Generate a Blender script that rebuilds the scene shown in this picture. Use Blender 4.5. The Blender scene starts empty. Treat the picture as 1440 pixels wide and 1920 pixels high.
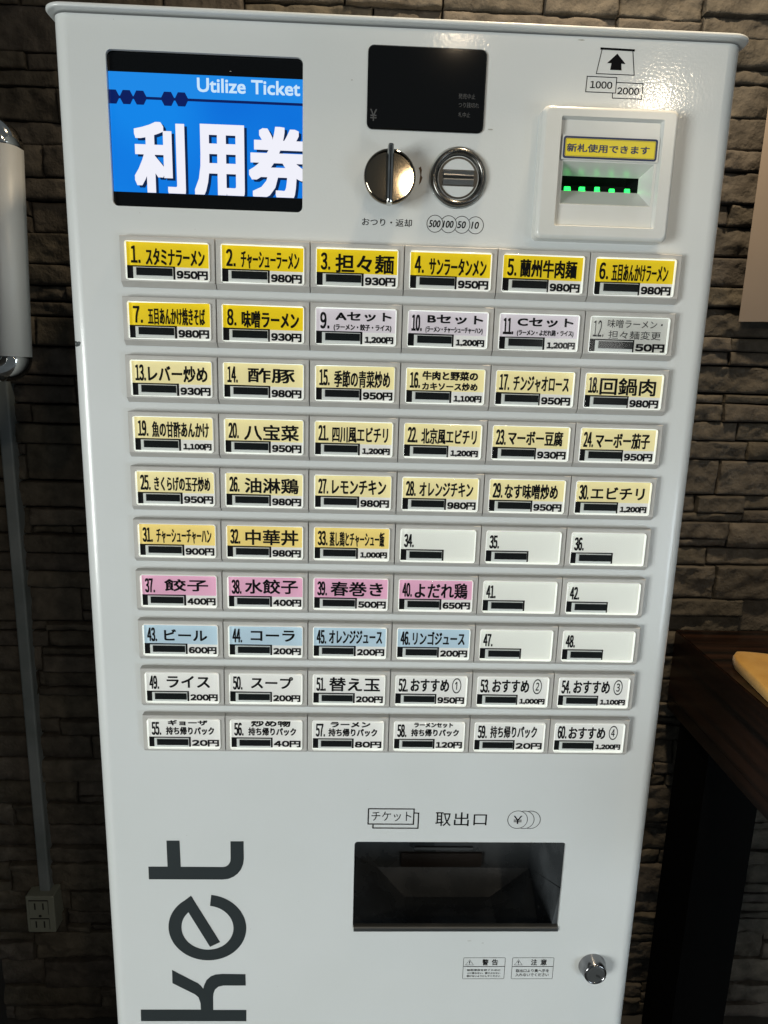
import bpy, bmesh, math, random
from mathutils import Vector, Matrix, Euler, noise
from mathutils.geometry import tessellate_polygon
S = bpy.context.scene
COL = S.collection
random.seed(7)
R = math.radians

# ------------------------------------------------------------------ camera, world, lights, exposure
ZO = 1.22                                   # height of the top of the first button row above the floor
CAM_EUL = Euler((1.35971546, -0.0285177188, -0.0307841648))
CAM_LOC = Vector((-0.0340623558, -0.621821513, ZO - 0.0985525511))
FPX = 1300.0                                # focal length in pixels of the 1440 x 1920 photograph
cd = bpy.data.cameras.new('camera')
cam = bpy.data.objects.new('camera', cd); COL.objects.link(cam)
cam.location = CAM_LOC; cam.rotation_euler = CAM_EUL
cd.sensor_width = 36.0; cd.lens = FPX / 1920 * 36; cd.clip_start = 0.02; cd.clip_end = 60
S.camera = cam

w = bpy.data.worlds.new('World'); S.world = w; w.use_nodes = True
bg = w.node_tree.nodes['Background']
bg.inputs[0].default_value = (0.80, 0.92, 1.0, 1); bg.inputs[1].default_value = 0.12

def area(name, loc, target, sx, sy, watts, col, spread=180):
    l = bpy.data.lights.new(name, 'AREA'); l.shape = 'RECTANGLE'; l.size = sx; l.size_y = sy
    l.energy = watts; l.color = col; l.spread = R(spread)
    o = bpy.data.objects.new(name, l); COL.objects.link(o); o.location = loc
    o.rotation_euler = (Vector(target) - Vector(loc)).to_track_quat('-Z', 'Y').to_euler()
    return o
def spot(name, loc, target, watts, col, size, angle, blend=0.6):
    l = bpy.data.lights.new(name, 'SPOT'); l.energy = watts; l.color = col
    l.shadow_soft_size = size; l.spot_size = R(angle); l.spot_blend = blend
    o = bpy.data.objects.new(name, l); COL.objects.link(o); o.location = loc
    o.rotation_euler = (Vector(target) - Vector(loc)).to_track_quat('-Z', 'Y').to_euler()
    return o
# daylight from a big shop window behind and to the left of the photographer
area('window_light', (-3.3, -3.0, ZO - 0.75), (0.0, 0.0, ZO - 0.62), 1.4, 1.6, 62, (0.95, 0.985, 0.95), 120)
# added low fill from the right, brightening the bottom of the panel
area('fill_light', (1.5, -1.7, ZO - 0.85), (0.0, 0.0, ZO - 0.85), 0.8, 0.6, 1.9, (0.78, 0.91, 1.0), 62)
# ceiling downlights
spot('downlight', (0.33, -2.54, ZO + 1.25), (0.0, 0.0, ZO + 0.0), 14, (1.0, 0.78, 0.52), 0.045, 80)
spot('downlight', (1.44, -3.24, ZO + 1.25), (0.3, 0.0, ZO + 0.0), 34, (1.0, 0.84, 0.62), 0.07, 80)
spot('downlight', (0.24, -0.06, ZO + 0.92), (0.22, 0.36, ZO + 0.1), 60, (1.0, 0.80, 0.54), 0.05, 88, 1.0)
spot('window_gleam', (1.12, -3.0, ZO + 0.0), (0.2, 0.0, ZO - 0.1), 3.2, (1.0, 0.98, 0.94), 0.17, 40)

S.view_settings.view_transform = 'Standard'; S.view_settings.look = 'None'
S.view_settings.exposure = 0.0; S.view_settings.gamma = 1.0; S.view_settings.use_curve_mapping = False
S.cycles.max_bounces = 8; S.cycles.transparent_max_bounces = 12

# ------------------------------------------------------------------ measuring on real planes
MR = CAM_EUL.to_matrix()
def ray(px, py): return MR @ Vector(((px - 720) / FPX, -(py - 960) / FPX, -1))
def at(px, py, Y):
    d = ray(px, py); return CAM_LOC + d * ((Y - CAM_LOC.y) / d.y)
def atx(px, py, X):
    d = ray(px, py); return CAM_LOC + d * ((X - CAM_LOC.x) / d.x)

YP = 0.007            # front of the steel panel; the button housings come forward to y = 0
YW = 0.385            # mean plane of the stone wall

# ------------------------------------------------------------------ materials
def srgb(r, g, b):
    f = lambda c: (c / 255 / 12.92) if c / 255 <= 0.04045 else ((c / 255 + 0.055) / 1.055) ** 2.4
    return (f(r), f(g), f(b))
def mat(name, col, rough=0.5, metal=0.0, emit=0.0, ecol=None, spec=0.5, coat=0.0):
    m = bpy.data.materials.new(name); m.use_nodes = True
    p = m.node_tree.nodes['Principled BSDF']
    p.inputs['Base Color'].default_value = (*col, 1); p.inputs['Roughness'].default_value = rough
    p.inputs['Metallic'].default_value = metal; p.inputs['Specular IOR Level'].default_value = spec
    p.inputs['Coat Weight'].default_value = coat
    if emit:
        p.inputs['Emission Color'].default_value = (*(ecol or col), 1); p.inputs['Emission Strength'].default_value = emit
    return m
def N(m, t, **kw):
    n = m.node_tree.nodes.new(t)
    for k, v in kw.items(): setattr(n, k, v)
    return n
def L(m, a, b): m.node_tree.links.new(a, b)
def P(m): return m.node_tree.nodes['Principled BSDF']
def coords(m, scale=(1, 1, 1)):
    g = N(m, 'ShaderNodeNewGeometry'); mp = N(m, 'ShaderNodeMapping')
    mp.inputs['Scale'].default_value = scale; L(m, g.outputs['Position'], mp.inputs['Vector'])
    return mp.outputs[0]
def bump(m, scale, strength, dist, detail=2.0, vscale=(1, 1, 1), base=None):
    n = N(m, 'ShaderNodeTexNoise'); n.inputs['Scale'].default_value = scale; n.inputs['Detail'].default_value = detail
    L(m, coords(m, vscale), n.inputs['Vector'])
    b = N(m, 'ShaderNodeBump'); b.inputs['Strength'].default_value = strength; b.inputs['Distance'].default_value = dist
    L(m, n.outputs['Fac'], b.inputs['Height'])
    if base: L(m, base, b.inputs['Normal'])
    L(m, b.outputs[0], P(m).inputs['Normal']); return b.outputs[0]
def mottle(m, c0, c1, scale, detail=4, lo=0.35, hi=0.65, vscale=(1, 1, 1), rough=None):
    n = N(m, 'ShaderNodeTexNoise'); n.inputs['Scale'].default_value = scale; n.inputs['Detail'].default_value = detail
    L(m, coords(m, vscale), n.inputs['Vector'])
    r = N(m, 'ShaderNodeValToRGB'); e = r.color_ramp.elements
    e[0].position = lo; e[0].color = (*c0, 1); e[1].position = hi; e[1].color = (*c1, 1)
    L(m, n.outputs['Fac'], r.inputs[0]); L(m, r.outputs[0], P(m).inputs['Base Color'])
    if rough:
        q = N(m, 'ShaderNodeMapRange'); q.inputs['To Min'].default_value = rough[0]; q.inputs['To Max'].default_value = rough[1]
        L(m, n.outputs['Fac'], q.inputs[0]); L(m, q.outputs[0], P(m).inputs['Roughness'])
    return r.outputs[0]

M_paint = mat('white_powder_paint', (0.66, 0.68, 0.67), 0.30, coat=0.3)
sm = N(M_paint, 'ShaderNodeTexNoise'); sm.inputs['Scale'].default_value = 14; sm.inputs['Detail'].default_value = 7; sm.inputs['Distortion'].default_value = 1.2
L(M_paint, coords(M_paint), sm.inputs['Vector']); sq_ = N(M_paint, 'ShaderNodeMapRange'); sq_.inputs['From Min'].default_value = 0.35; sq_.inputs['From Max'].default_value = 0.7; sq_.inputs['To Min'].default_value = 0.05; sq_.inputs['To Max'].default_value = 0.13
L(M_paint, sm.outputs['Fac'], sq_.inputs[0]); L(M_paint, sq_.outputs[0], P(M_paint).inputs['Coat Roughness'])
mottle(M_paint, (0.650, 0.672, 0.660), (0.672, 0.692, 0.686), 9, 6, 0.3, 0.7, rough=(0.25, 0.36))
L(M_paint, bump(M_paint, 420, 0.15, 0.0004, 1.5), P(M_paint).inputs['Coat Normal'])
M_house = mat('grey_button_plastic', (0.30, 0.295, 0.285), 0.42)
mottle(M_house, (0.455, 0.442, 0.415), (0.49, 0.478, 0.45), 60, 5)
M_ivory = mat('ivory_plastic', (0.68, 0.685, 0.655), 0.24)
mottle(M_ivory, (0.66, 0.665, 0.63), (0.70, 0.705, 0.68), 25, 4)
M_rim = mat('lit_frosted_rim', (0.85, 0.87, 0.84), 0.3, emit=0.42, ecol=(0.97, 1.0, 0.95))
M_ink = mat('black_ink', (0.005, 0.005, 0.006), 0.6, spec=0.08)
M_ink2 = mat('charcoal_vinyl', (0.022, 0.029, 0.031), 0.45)
M_navyink = mat('navy_ink', (0.012, 0.03, 0.10), 0.4)
M_greyink = mat('grey_ink', (0.055, 0.06, 0.065), 0.4)
M_lens = mat('black_lamp_lens', (0.008, 0.010, 0.010), 0.14)
M_chrome = mat('chrome', (0.62, 0.62, 0.60), 0.07, 1.0)
mottle(M_chrome, (0.5, 0.5, 0.48), (0.66, 0.66, 0.64), 90, 4, rough=(0.04, 0.16))
M_knob = mat('worn_chrome', (0.22, 0.19, 0.145), 0.045, 1.0)
M_steel = mat('brushed_steel', (0.14, 0.137, 0.13), 0.24, 1.0); M_bar = mat('satin_steel_bar', (0.45, 0.44, 0.42), 0.34, 1.0)
M_lockface = mat('dull_lock_face', (0.12, 0.125, 0.125), 0.55, 1.0)
M_glass_black = mat('black_glass', (0.002, 0.002, 0.002), 0.045)
M_black = mat('black_plastic', (0.03, 0.03, 0.03), 0.32)
mottle(M_black, (0.046, 0.051, 0.055), (0.085, 0.092, 0.098), 26, 6, 0.4, 0.75, rough=(0.16, 0.4))
M_brown = mat('opening_brown', (0.016, 0.011, 0.008), 0.6)
M_sideblack = mat('shadow_gap_black', (0.01, 0.01, 0.01), 0.7)
M_yellowst = mat('yellow_sticker', srgb(238, 214, 18), 0.3)
M_led = mat('green_led', (0.03, 0.4, 0.1), 0.3, emit=5.0, ecol=(0.004, 0.55, 0.05))
M_scuff = mat('scuff', (0.05, 0.06, 0.06), 0.7)
M_rust = mat('worn_brown_mark', (0.10, 0.055, 0.025), 0.7)
M_dirt = mat('faint_grime', (0.36, 0.35, 0.31), 0.55)
M_alu = mat('satin_aluminium', (0.80, 0.795, 0.76), 0.46, 0.1)
M_teal = mat('dark_teal_board', (0.006, 0.045, 0.065), 0.35)
M_duct = mat('grey_duct_plastic', (0.20, 0.225, 0.235), 0.45)
mottle(M_duct, (0.15, 0.175, 0.18), (0.22, 0.245, 0.255), 14, 5)
M_outlet = mat('ivory_outlet_plastic', (0.22, 0.23, 0.19), 0.45)
M_paper = mat('beige_paper', (0.26, 0.205, 0.16), 0.55)
mottle(M_paper, (0.245, 0.195, 0.152), (0.27, 0.215, 0.168), 6, 4)
M_clear = bpy.data.materials.new('clear_acrylic'); M_clear.use_nodes = True
nt = M_clear.node_tree; nt.nodes.remove(nt.nodes['Principled BSDF'])
tr = N(M_clear, 'ShaderNodeBsdfTransparent'); gl = N(M_clear, 'ShaderNodeBsdfGlossy'); mx = N(M_clear, 'ShaderNodeMixShader'); fr = N(M_clear, 'ShaderNodeFresnel')
tr.inputs[0].default_value = (0.97, 0.985, 0.97, 1); gl.inputs['Roughness'].default_value = 0.05; fr.inputs['IOR'].default_value = 1.36
L(M_clear, fr.outputs[0], mx.inputs[0]); L(M_clear, tr.outputs[0], mx.inputs[1]); L(M_clear, gl.outputs[0], mx.inputs[2]); L(M_clear, mx.outputs[0], nt.nodes['Material Output'].inputs[0])

def backlit(name, rgb, e=0.30):
    c = srgb(*rgb); m = mat(name, tuple(x * 0.72 for x in c), 0.45, emit=e, ecol=c)
    return m
BAND = {
    'yellow': backlit('yellow_card', (255, 222, 0), 0.33), 'lilac': backlit('lilac_card', (238, 229, 238)),
    'pale': backlit('pale_yellow_card', (255, 241, 182), 0.36), 'amber': backlit('amber_card', (255, 228, 138), 0.35),
    'pink': backlit('pink_card', (248, 188, 218)), 'blue': backlit('blue_card', (200, 224, 240)),
    'white': backlit('white_card', (242, 241, 238), 0.36), 'blank': backlit('blank_card', (244, 245, 238), 0.36),
    'silver': backlit('silver_card', (230, 230, 224), 0.22)}

# ------------------------------------------------------------------ mesh helpers
class MB:
    def __init__(s): s.v = []; s.f = []; s.m = []; s.sm = []
    def add(s, vs, fs, mi=0, smooth=False):
        o = len(s.v); s.v += [tuple(v) for v in vs]
        for f in fs: s.f.append(tuple(o + i for i in f)); s.m.append(mi); s.sm.append(smooth)
        return s
    def box(s, x0, x1, y0, y1, z0, z1, mi=0):
        v = [(x, y, z) for x in (x0, x1) for y in (y0, y1) for z in (z0, z1)]
        return s.add(v, [(0, 1, 3, 2), (4, 6, 7, 5), (0, 4, 5, 1), (2, 3, 7, 6), (0, 2, 6, 4), (1, 5, 7, 3)], mi)
    def loft(s, loops, mi=0, closed=True, cap0=False, cap1=False, smooth=False):
        n = len(loops[0]); vs = [p for l in loops for p in l]; fs = []
        for k in range(len(loops) - 1):
            for i in range(n if closed else n - 1):
                j = (i + 1) % n
                fs.append((k * n + i, k * n + j, (k + 1) * n + j, (k + 1) * n + i))
        s.add(vs, fs, mi, smooth)
        if cap0: s.add(loops[0], [tuple(range(n))], mi)
        if cap1: s.add(loops[-1], [tuple(range(n))], mi)
        return s
    def plate(s, outer, holes, y, mi=0):
        """flat face in the xz plane at depth y, with holes"""
        ls = [[Vector((a, b, 0)) for a, b in l] for l in [outer] + holes]
        tr_ = tessellate_polygon(ls); flat = [p for l in ls for p in l]
        fs = []
        for t in tr_:
            a, b, c = (flat[i] for i in t)
            if ((b - a).cross(c - a)).z < 0: t = (t[0], t[2], t[1])
            fs.append(tuple(t))
        return s.add([(p.x, y, p.y) for p in flat], fs, mi)
    def wall(s, loop, y0, y1, mi=0, smooth=False):
        return s.loft([[(a, y0, b) for a, b in loop], [(a, y1, b) for a, b in loop]], mi, smooth=smooth)
    def lathe(s, cx, cz, prof, n=48, mi=0, smooth=True, cap=False):
        """prof: (radius, y) ; axis along y"""
        loops = [[(cx + r * math.cos(2 * math.pi * i / n), y, cz + r * math.sin(2 * math.pi * i / n)) for i in range(n)] for r, y in prof]
        s.loft(loops, mi, smooth=smooth)
        if cap: s.add(loops[-1], [tuple(range(n))], mi)
        return s
    def mesh(s, name, mats):
        me = bpy.data.meshes.new(name); me.from_pydata(s.v, [], s.f)
        for m in mats: me.materials.append(m)
        for p, mi, sm in zip(me.polygons, s.m, s.sm): p.material_index = mi; p.use_smooth = sm
        bm = bmesh.new(); bm.from_mesh(me)
        bmesh.ops.remove_doubles(bm, verts=bm.verts, dist=1e-6)
        bm.to_mesh(me); bm.free(); me.update()
        return me
    def build(s, name, mats, parent=None, label=None, loc=None, recalc=False):
        if not isinstance(mats, (list, tuple)): mats = [mats]
        me = s.mesh(name, mats)
        if recalc:
            bm = bmesh.new(); bm.from_mesh(me); bmesh.ops.recalc_face_normals(bm, faces=bm.faces); bm.to_mesh(me); bm.free()
        return link(name, me, parent, label, loc)
def link(name, me, parent=None, label=None, loc=None):
    o = bpy.data.objects.new(name, me); COL.objects.link(o)
    if loc is not None: o.location = loc
    if parent is not None:
        o.parent = parent; o.matrix_parent_inverse = Matrix.Translation(-world_of(parent))
    if label: o['label'] = label
    return o
def world_of(o):
    return Vector(WORLD.get(o.name, o.location))
WORLD = {}
def thing(name, label, cat, loc, group=None):
    o = bpy.data.objects.new(name, None); COL.objects.link(o); o.location = loc; o.empty_display_size = 0.05
    o['label'] = label; o['category'] = cat
    if group: o['group'] = group
    return o
def tag(o, label, cat, group=None):
    o['label'] = label; o['category'] = cat
    if group: o['group'] = group
    return o
def rr(x0, x1, z0, z1, r, n=5):
    pts = []
    for cx, cz, a in ((x1 - r, z1 - r, 0), (x0 + r, z1 - r, 90), (x0 + r, z0 + r, 180), (x1 - r, z0 + r, 270)):
        for i in range(n + 1):
            t = R(a + 90 * i / n); pts.append((cx + r * math.cos(t), cz + r * math.sin(t)))
    return pts
def circ(cx, cz, r, n=40, a0=0, a1=360):
    full = abs(a1 - a0) >= 360
    k = n if full else n + 1
    return [(cx + r * math.cos(R(a0 + (a1 - a0) * i / n)), cz + r * math.sin(R(a0 + (a1 - a0) * i / n))) for i in range(k)]
def ring(mb, cx, cz, r, t, y, a0=0, a1=360, n=40):
    o_ = circ(cx, cz, r, n, a0, a1); i_ = circ(cx, cz, r - t, n, a0, a1)
    mb.loft([[(a, y, b) for a, b in o_], [(a, y, b) for a, b in i_]], closed=abs(a1 - a0) >= 360)
def outline(mb, loop, t, y, mi=0):
    """printed line of width t just inside a closed convex loop"""
    n = len(loop); c = Vector((sum(p[0] for p in loop) / n, sum(p[1] for p in loop) / n)); inner = []
    for i in range(n):
        p0, p1, p2 = (Vector(loop[(i + k) % n]) for k in (-1, 0, 1))
        d0 = (p1 - p0).normalized(); d1 = (p2 - p1).normalized()
        n0 = Vector((-d0.y, d0.x)); n1 = Vector((-d1.y, d1.x))
        if n0.dot(c - p1) < 0: n0 = -n0
        if n1.dot(c - p1) < 0: n1 = -n1
        m = (n0 + n1).normalized(); k = max(0.35, m.dot(n0)); inner.append(tuple(p1 + m * t / k))
    mb.loft([[(a, y, b) for a, b in loop], [(a, y, b) for a, b in inner]], mi)
_tc = {}
def glyphs(body):
    c = bpy.data.curves.new('t', 'FONT'); c.body = body; c.resolution_u = 3
    o = bpy.data.objects.new('t', c); COL.objects.link(o)
    dg = bpy.context.evaluated_depsgraph_get(); dg.update()
    me = bpy.data.meshes.new_from_object(o.evaluated_get(dg), depsgraph=dg)
    vs = [(v.co.x, v.co.y) for v in me.vertices]; fs = [tuple(p.vertices) for p in me.polygons]
    bpy.data.objects.remove(o); bpy.data.meshes.remove(me); bpy.data.curves.remove(c)
    return vs, fs
FULL = {chr(0x30 + i): chr(0xFF10 + i) for i in range(10)}
def text_geo(body, tight=False):
    k = (body, tight)
    if k not in _tc:
        if tight:            # gothic digits set close together
            vs, fs, x = [], [], 0.0
            for ch in body:
                if ch not in _tc: _tc[ch] = glyphs(FULL.get(ch, ch))
                gv, gf = _tc[ch]; m0 = min(v[0] for v in gv); m1 = max(v[0] for v in gv); o_ = len(vs)
                if ch == '1': x += 0.03
                if ch == '.': x += 0.07
                vs += [(v[0] - m0 + x, v[1]) for v in gv]; fs += [tuple(o_ + i for i in f) for f in gf]; x += m1 - m0 + 0.085
        else: vs, fs = glyphs(body)
        xs = [v[0] for v in vs]; ys = [v[1] for v in vs]
        _tc[k] = (vs, fs, min(xs), max(xs), min(ys), max(ys))
    return _tc[k]
def text(mb, body, x0, x1, z0, z1, y, mi=0, bold=0.0, clip=None, shear=0.0, tight=False):
    """lettering fitted into a box; bold thickens every stroke by that many metres each way"""
    vs, fs, a0, a1, b0, b1 = text_geo(body, tight)
    bx, bz = bold, bold * 0.8
    x0 += bx; x1 -= bx; z0 += bz; z1 -= bz
    sx = (x1 - x0) / (a1 - a0); sz = (z1 - z0) / (b1 - b0)
    shifts = [(0, 0)] if bold == 0 else [(bx * a * .8, bz * b_ * .9) for a in (-1, 1) for b_ in (-1, 1)] + ([(bx * .8 * q * c_, bz * .9 * q * d_) for q in (1.0, 0.5) for k_ in range(-5, 6) for c_, d_ in ((k_ / 6, 1), (k_ / 6, -1), (1, k_ / 6), (-1, k_ / 6))] + [(0, 0)] if bold > 0.0006 else [(0, 0)] if bold > 0.0003 else [])
    for k, (dx, dz) in enumerate(shifts):
        yy = y - (0.000003 if len(shifts) < 12 else 0.0000005) * k
        pts = [(x0 + (a - a0) * sx + shear * (b - b0) * sz + dx, yy, z0 + (b - b0) * sz + dz) for a, b in vs]
        if clip:
            bm = bmesh.new(); bv = [bm.verts.new(p) for p in pts]
            for f in fs:
                try: bm.faces.new([bv[i] for i in f])
                except ValueError: pass
            for co, no in ((Vector((clip[0], 0, 0)), Vector((-1, 0, 0))), (Vector((clip[1], 0, 0)), Vector((1, 0, 0))),
                           (Vector((0, 0, clip[2])), Vector((0, 0, -1))), (Vector((0, 0, clip[3])), Vector((0, 0, 1)))):
                bmesh.ops.bisect_plane(bm, geom=bm.verts[:] + bm.edges[:] + bm.faces[:], plane_co=co, plane_no=no, clear_outer=True)
            bm.verts.index_update()
            mb.add([v.co for v in bm.verts], [tuple(v.index for v in f.verts) for f in bm.faces], mi); bm.free()
        else: mb.add(pts, fs, mi)
def pbox(px0, py0, px1, py1, Y):
    a = at(px0, py0, Y); b = at(px1, py1, Y)
    return min(a.x, b.x), max(a.x, b.x), min(a.z, b.z), max(a.z, b.z)
def quad_box(c, Y):
    ps = [at(*q, Y) for q in c]     # TL TR BR BL
    return (ps[0].x + ps[3].x) / 2, (ps[1].x + ps[2].x) / 2, (ps[2].z + ps[3].z) / 2, (ps[0].z + ps[1].z) / 2

# ------------------------------------------------------------------ floor and stone wall
fl = MB(); fl.box(-2.2, 2.2, -1.2, YW + 0.1, -0.05, 0.0)
m = mat('dark_floor_tile', (0.05, 0.048, 0.045), 0.5); mottle(m, (0.04, 0.038, 0.035), (0.065, 0.062, 0.058), 8, 5)
o = fl.build('floor', m); o['kind'] = 'structure'

pw = MB(); pw.box(-0.66, -0.62, -0.22, YW + 0.02, 0.0, 2.4)  # added out of view on the left to keep the stones there in shade
o = pw.build('added_shade_wall', mat('dark_shade_wall', (0.03, 0.028, 0.026), 0.6)); o['kind'] = 'structure'
M_stone = mat('stacked_stone', (0.09, 0.075, 0.058), 0.82, spec=0.3)
a = N(M_stone, 'ShaderNodeVertexColor'); a.layer_name = 'stone'
n1 = N(M_stone, 'ShaderNodeTexNoise'); n1.inputs['Scale'].default_value = 45; n1.inputs['Detail'].default_value = 7
L(M_stone, coords(M_stone), n1.inputs['Vector'])
mr = N(M_stone, 'ShaderNodeMapRange'); mr.inputs['From Min'].default_value = 0.3; mr.inputs['From Max'].default_value = 0.7; mr.inputs['To Min'].default_value = 0.62; mr.inputs['To Max'].default_value = 1.3
L(M_stone, n1.outputs['Fac'], mr.inputs[0])
mm = N(M_stone, 'ShaderNodeMixRGB', blend_type='MULTIPLY'); mm.inputs[0].default_value = 1
L(M_stone, a.outputs['Color'], mm.inputs[1]); L(M_stone, mr.outputs[0], mm.inputs[2]); L(M_stone, mm.outputs[0], P(M_stone).inputs['Base Color'])
b1 = bump(M_stone, 90, 0.6, 0.005, 9); bump(M_stone, 260, 0.6, 0.002, 5, base=b1)

def stone_wall():
    vs, fs, cols, flat = [], [], [], []
    def stone(x0, x1, z0, z1):
        g = 0.0007; x0 += g * random.uniform(0.3, 1); x1 -= g; z0 += g * 0.7; z1 -= g * 0.7
        st = 0.0036 if (-0.68 < x0 < -0.2) or (0.3 < x1 < 0.75) or (z0 > 1.4 and -0.4 < x0 < 0.7) else 0.02
        nx = max(3, int((x1 - x0) / st)); nz = max(3, int((z1 - z0) / st))
        dep = random.uniform(-0.004, 0.005); tx = random.uniform(-0.004, 0.004); tz = random.uniform(-0.004, 0.004)
        seed = Vector((random.uniform(0, 50), random.uniform(0, 50), random.uniform(0, 50))); o = len(vs)
        amp = random.uniform(0.003, 0.006); tone = random.uniform(0.8, 1.18); c = (0.080 * tone, 0.069 * tone, 0.055 * tone * random.uniform(0.94, 1.05))
        zl = [random.uniform(-0.0018, 0.0018) for _ in range(4)]
        eu, ev = min(.0009 / (x1 - x0), .2), min(.0009 / (z1 - z0), .2)
        US = [0, eu] + [i / nx for i in range(1, nx)] + [1 - eu, 1]; VS = [0, ev] + [i / nz for i in range(1, nz)] + [1 - ev, 1]
        nx, nz = len(US) - 1, len(VS) - 1
        for j in range(nz + 1):
            for i in range(nx + 1):
                u, v = US[i], VS[j]
                x = x0 + u * (x1 - x0); z = z0 + v * (z1 - z0) + (zl[0] * (1 - u) + zl[1] * u) * (1 - v) * 0.6 + (zl[2] * (1 - u) + zl[3] * u) * v * 0.6
                p = Vector((x * 26, 0, z * 38)) + seed
                h = noise.fractal(p, 0.85, 2.2, 5) * amp + (0.5 - abs(noise.noise(p * 1.3))) * amp * 0.7 - abs(noise.noise(p * 3.1)) * amp * 0.5
                e = min(u, 1 - u) * (x1 - x0); e2 = min(v, 1 - v) * (z1 - z0); e = min(e, e2)
                edge = 0.0012 * max(0.0, 1 - e / 0.0035)
                if i in (0, nx) or j in (0, nz): edge = 0.016
                vs.append((x, YW - 0.004 - dep - h - tx * (u - .5) - tz * (v - .5) + edge, z)); cols.append(c)
        for j in range(nz):
            for i in range(nx):
                a = o + j * (nx + 1) + i; fs.append((a, a + 1, a + nx + 2, a + nx + 1)); flat.append(not (i in (0, nx - 1) or j in (0, nz - 1)))
    z = 0.0; X0, X1 = -1.35, 1.55
    while z < 1.75:
        h = random.choice((0.040, 0.040, 0.028, 0.054, 0.028, 0.040)); x = X0 - random.uniform(0, 0.1)
        while x < X1:
            lw = random.uniform(0.10, 0.30); k = random.random()
            if k < 0.58 or h < 0.03: stone(x, x + lw, z, z + h)
            else:
                c = z + h * random.choice((0.34, 0.5, 0.66)); mid = x + lw * random.uniform(0.35, 0.65)
                if random.random() < 0.5: stone(x, x + lw, z, c)
                else: stone(x, mid, z, c); stone(mid, x + lw, z, c)
                if random.random() < 0.55: stone(x, x + lw, c, z + h)
                else:
                    mid = x + lw * random.uniform(0.3, 0.7); stone(x, mid, c, z + h); stone(mid, x + lw, c, z + h)
            x += lw
        z += h
    o = len(vs)     # mortar bed behind the stones
    vs.extend([(-1.5, YW + 0.018, 0), (1.8, YW + 0.018, 0), (1.8, YW + 0.018, 1.8), (-1.5, YW + 0.018, 1.8),
               (-1.5, YW + 0.09, 0), (1.8, YW + 0.09, 0), (1.8, YW + 0.09, 1.8), (-1.5, YW + 0.09, 1.8)])
    cols.extend([(0.02, 0.017, 0.013)] * 8)
    fs.extend([tuple(o + i for i in f) for f in ((0, 1, 2, 3), (5, 4, 7, 6), (3, 2, 6, 7), (0, 3, 7, 4), (1, 5, 6, 2))])
    me = bpy.data.meshes.new('stone_wall'); me.from_pydata(vs, [], fs)
    ca = me.color_attributes.new('stone', 'FLOAT_COLOR', 'POINT')
    ca.data.foreach_set('color', [x for c in cols for x in (*c, 1.0)])
    me.materials.append(M_stone)
    me.polygons.foreach_set('use_smooth', flat + [False] * (len(me.polygons) - len(flat)))
    ob = bpy.data.objects.new('stone_wall', me); COL.objects.link(ob)
    tag(ob, 'dark brown stacked ledge stone wall behind the white ticket machine', 'wall')
stone_wall()

# ------------------------------------------------------------------ the ticket machine: cabinet
XL, XR = -0.2885, 0.2755
RC = 0.014
ZT = ZO + 0.1665          # top of the front panel
root = thing('ticket_machine', 'white food ticket vending machine with sixty lit menu buttons against the stone wall', 'ticket machine', (0, 0.17, 0))
WORLD[root.name] = (0, 0.17, 0)

scr = quad_box([(198, 92), (568, 107), (567, 400), (211, 384)], YP)
tray = quad_box([(665, 1578), (1060, 1580), (1047, 1741), (661, 1741)], YP)
BY = -0.009               # front of the bill slot bezel
bez = quad_box([(1020, 195), (1274, 205), (1253, 455), (1004, 445)], BY)
bin_ = quad_box([(1053, 216), (1247, 225), (1226, 430), (1040, 422)], BY)
h_scr = rr(*scr, 0.0045); h_tray = rr(*tray, 0.0035, 4); h_bill = rr(bin_[0] - .006, bin_[1] + .006, bin_[2] - .006, bin_[3] + .006, 0.002, 2)
d = MB()
xa, xb = XL + RC, XR - RC
d.plate([(xa, 0.04), (xb, 0.04), (xb, ZT), (xa, ZT)], [h_scr, h_tray, h_bill], YP)
for h in (h_scr, h_tray): d.wall(h, YP, YP + 0.003)
for sx, ex in ((-1, xa), (1, xb)):
    prof = [(ex + sx * RC * math.sin(R(90 * i / 10)), YP + RC - RC * math.cos(R(90 * i / 10))) for i in range(11)] + [(ex + sx * RC, YP + 0.026)]
    d.loft([[(x, y, 0.04) for x, y in prof], [(x, y, ZT) for x, y in prof]], closed=False, smooth=True)
d.build('front_door', M_paint, root, recalc=True)
b = MB()   # cabinet behind the door, with the dark seam between them
cx0, cx1, cy0, cy1, cz0, cz1 = XL + 0.003, XR - 0.003, YP + 0.030, 0.345, 0.02, ZT + 0.001; tk = 0.0015
b.box(cx0, cx0 + tk, cy0, cy1, cz0, cz1); b.box(cx1 - tk, cx1, cy0, cy1, cz0, cz1)
b.box(cx0 + tk, cx1 - tk, cy1 - tk, cy1, cz0, cz1); b.box(cx0 + tk, cx1 - tk, cy0, cy1 - tk, cz0, cz0 + tk); b.box(cx0 + tk, cx1 - tk, cy0, cy1 - tk, cz1 - tk, cz1)
b.build('cabinet', M_paint, root)
b = MB(); sa, sb_, sc, sd = XL + 0.006, XR - 0.006, 0.05, ZT - 0.002
for q in ((sa, sa + .006, sc, sd), (sb_ - .006, sb_, sc, sd), (sa + .006, sb_ - .006, sc, sc + .006), (sa + .006, sb_ - .006, sd - .006, sd)): b.box(q[0], q[1], YP + 0.0262, YP + 0.0298, q[2], q[3])
b.build('door_seal', M_sideblack, root)
b = MB(); b.box(XL + 0.03, XR - 0.03, 0.03, 0.33, 0.0, 0.018); b.build('plinth', M_sideblack, root)
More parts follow.
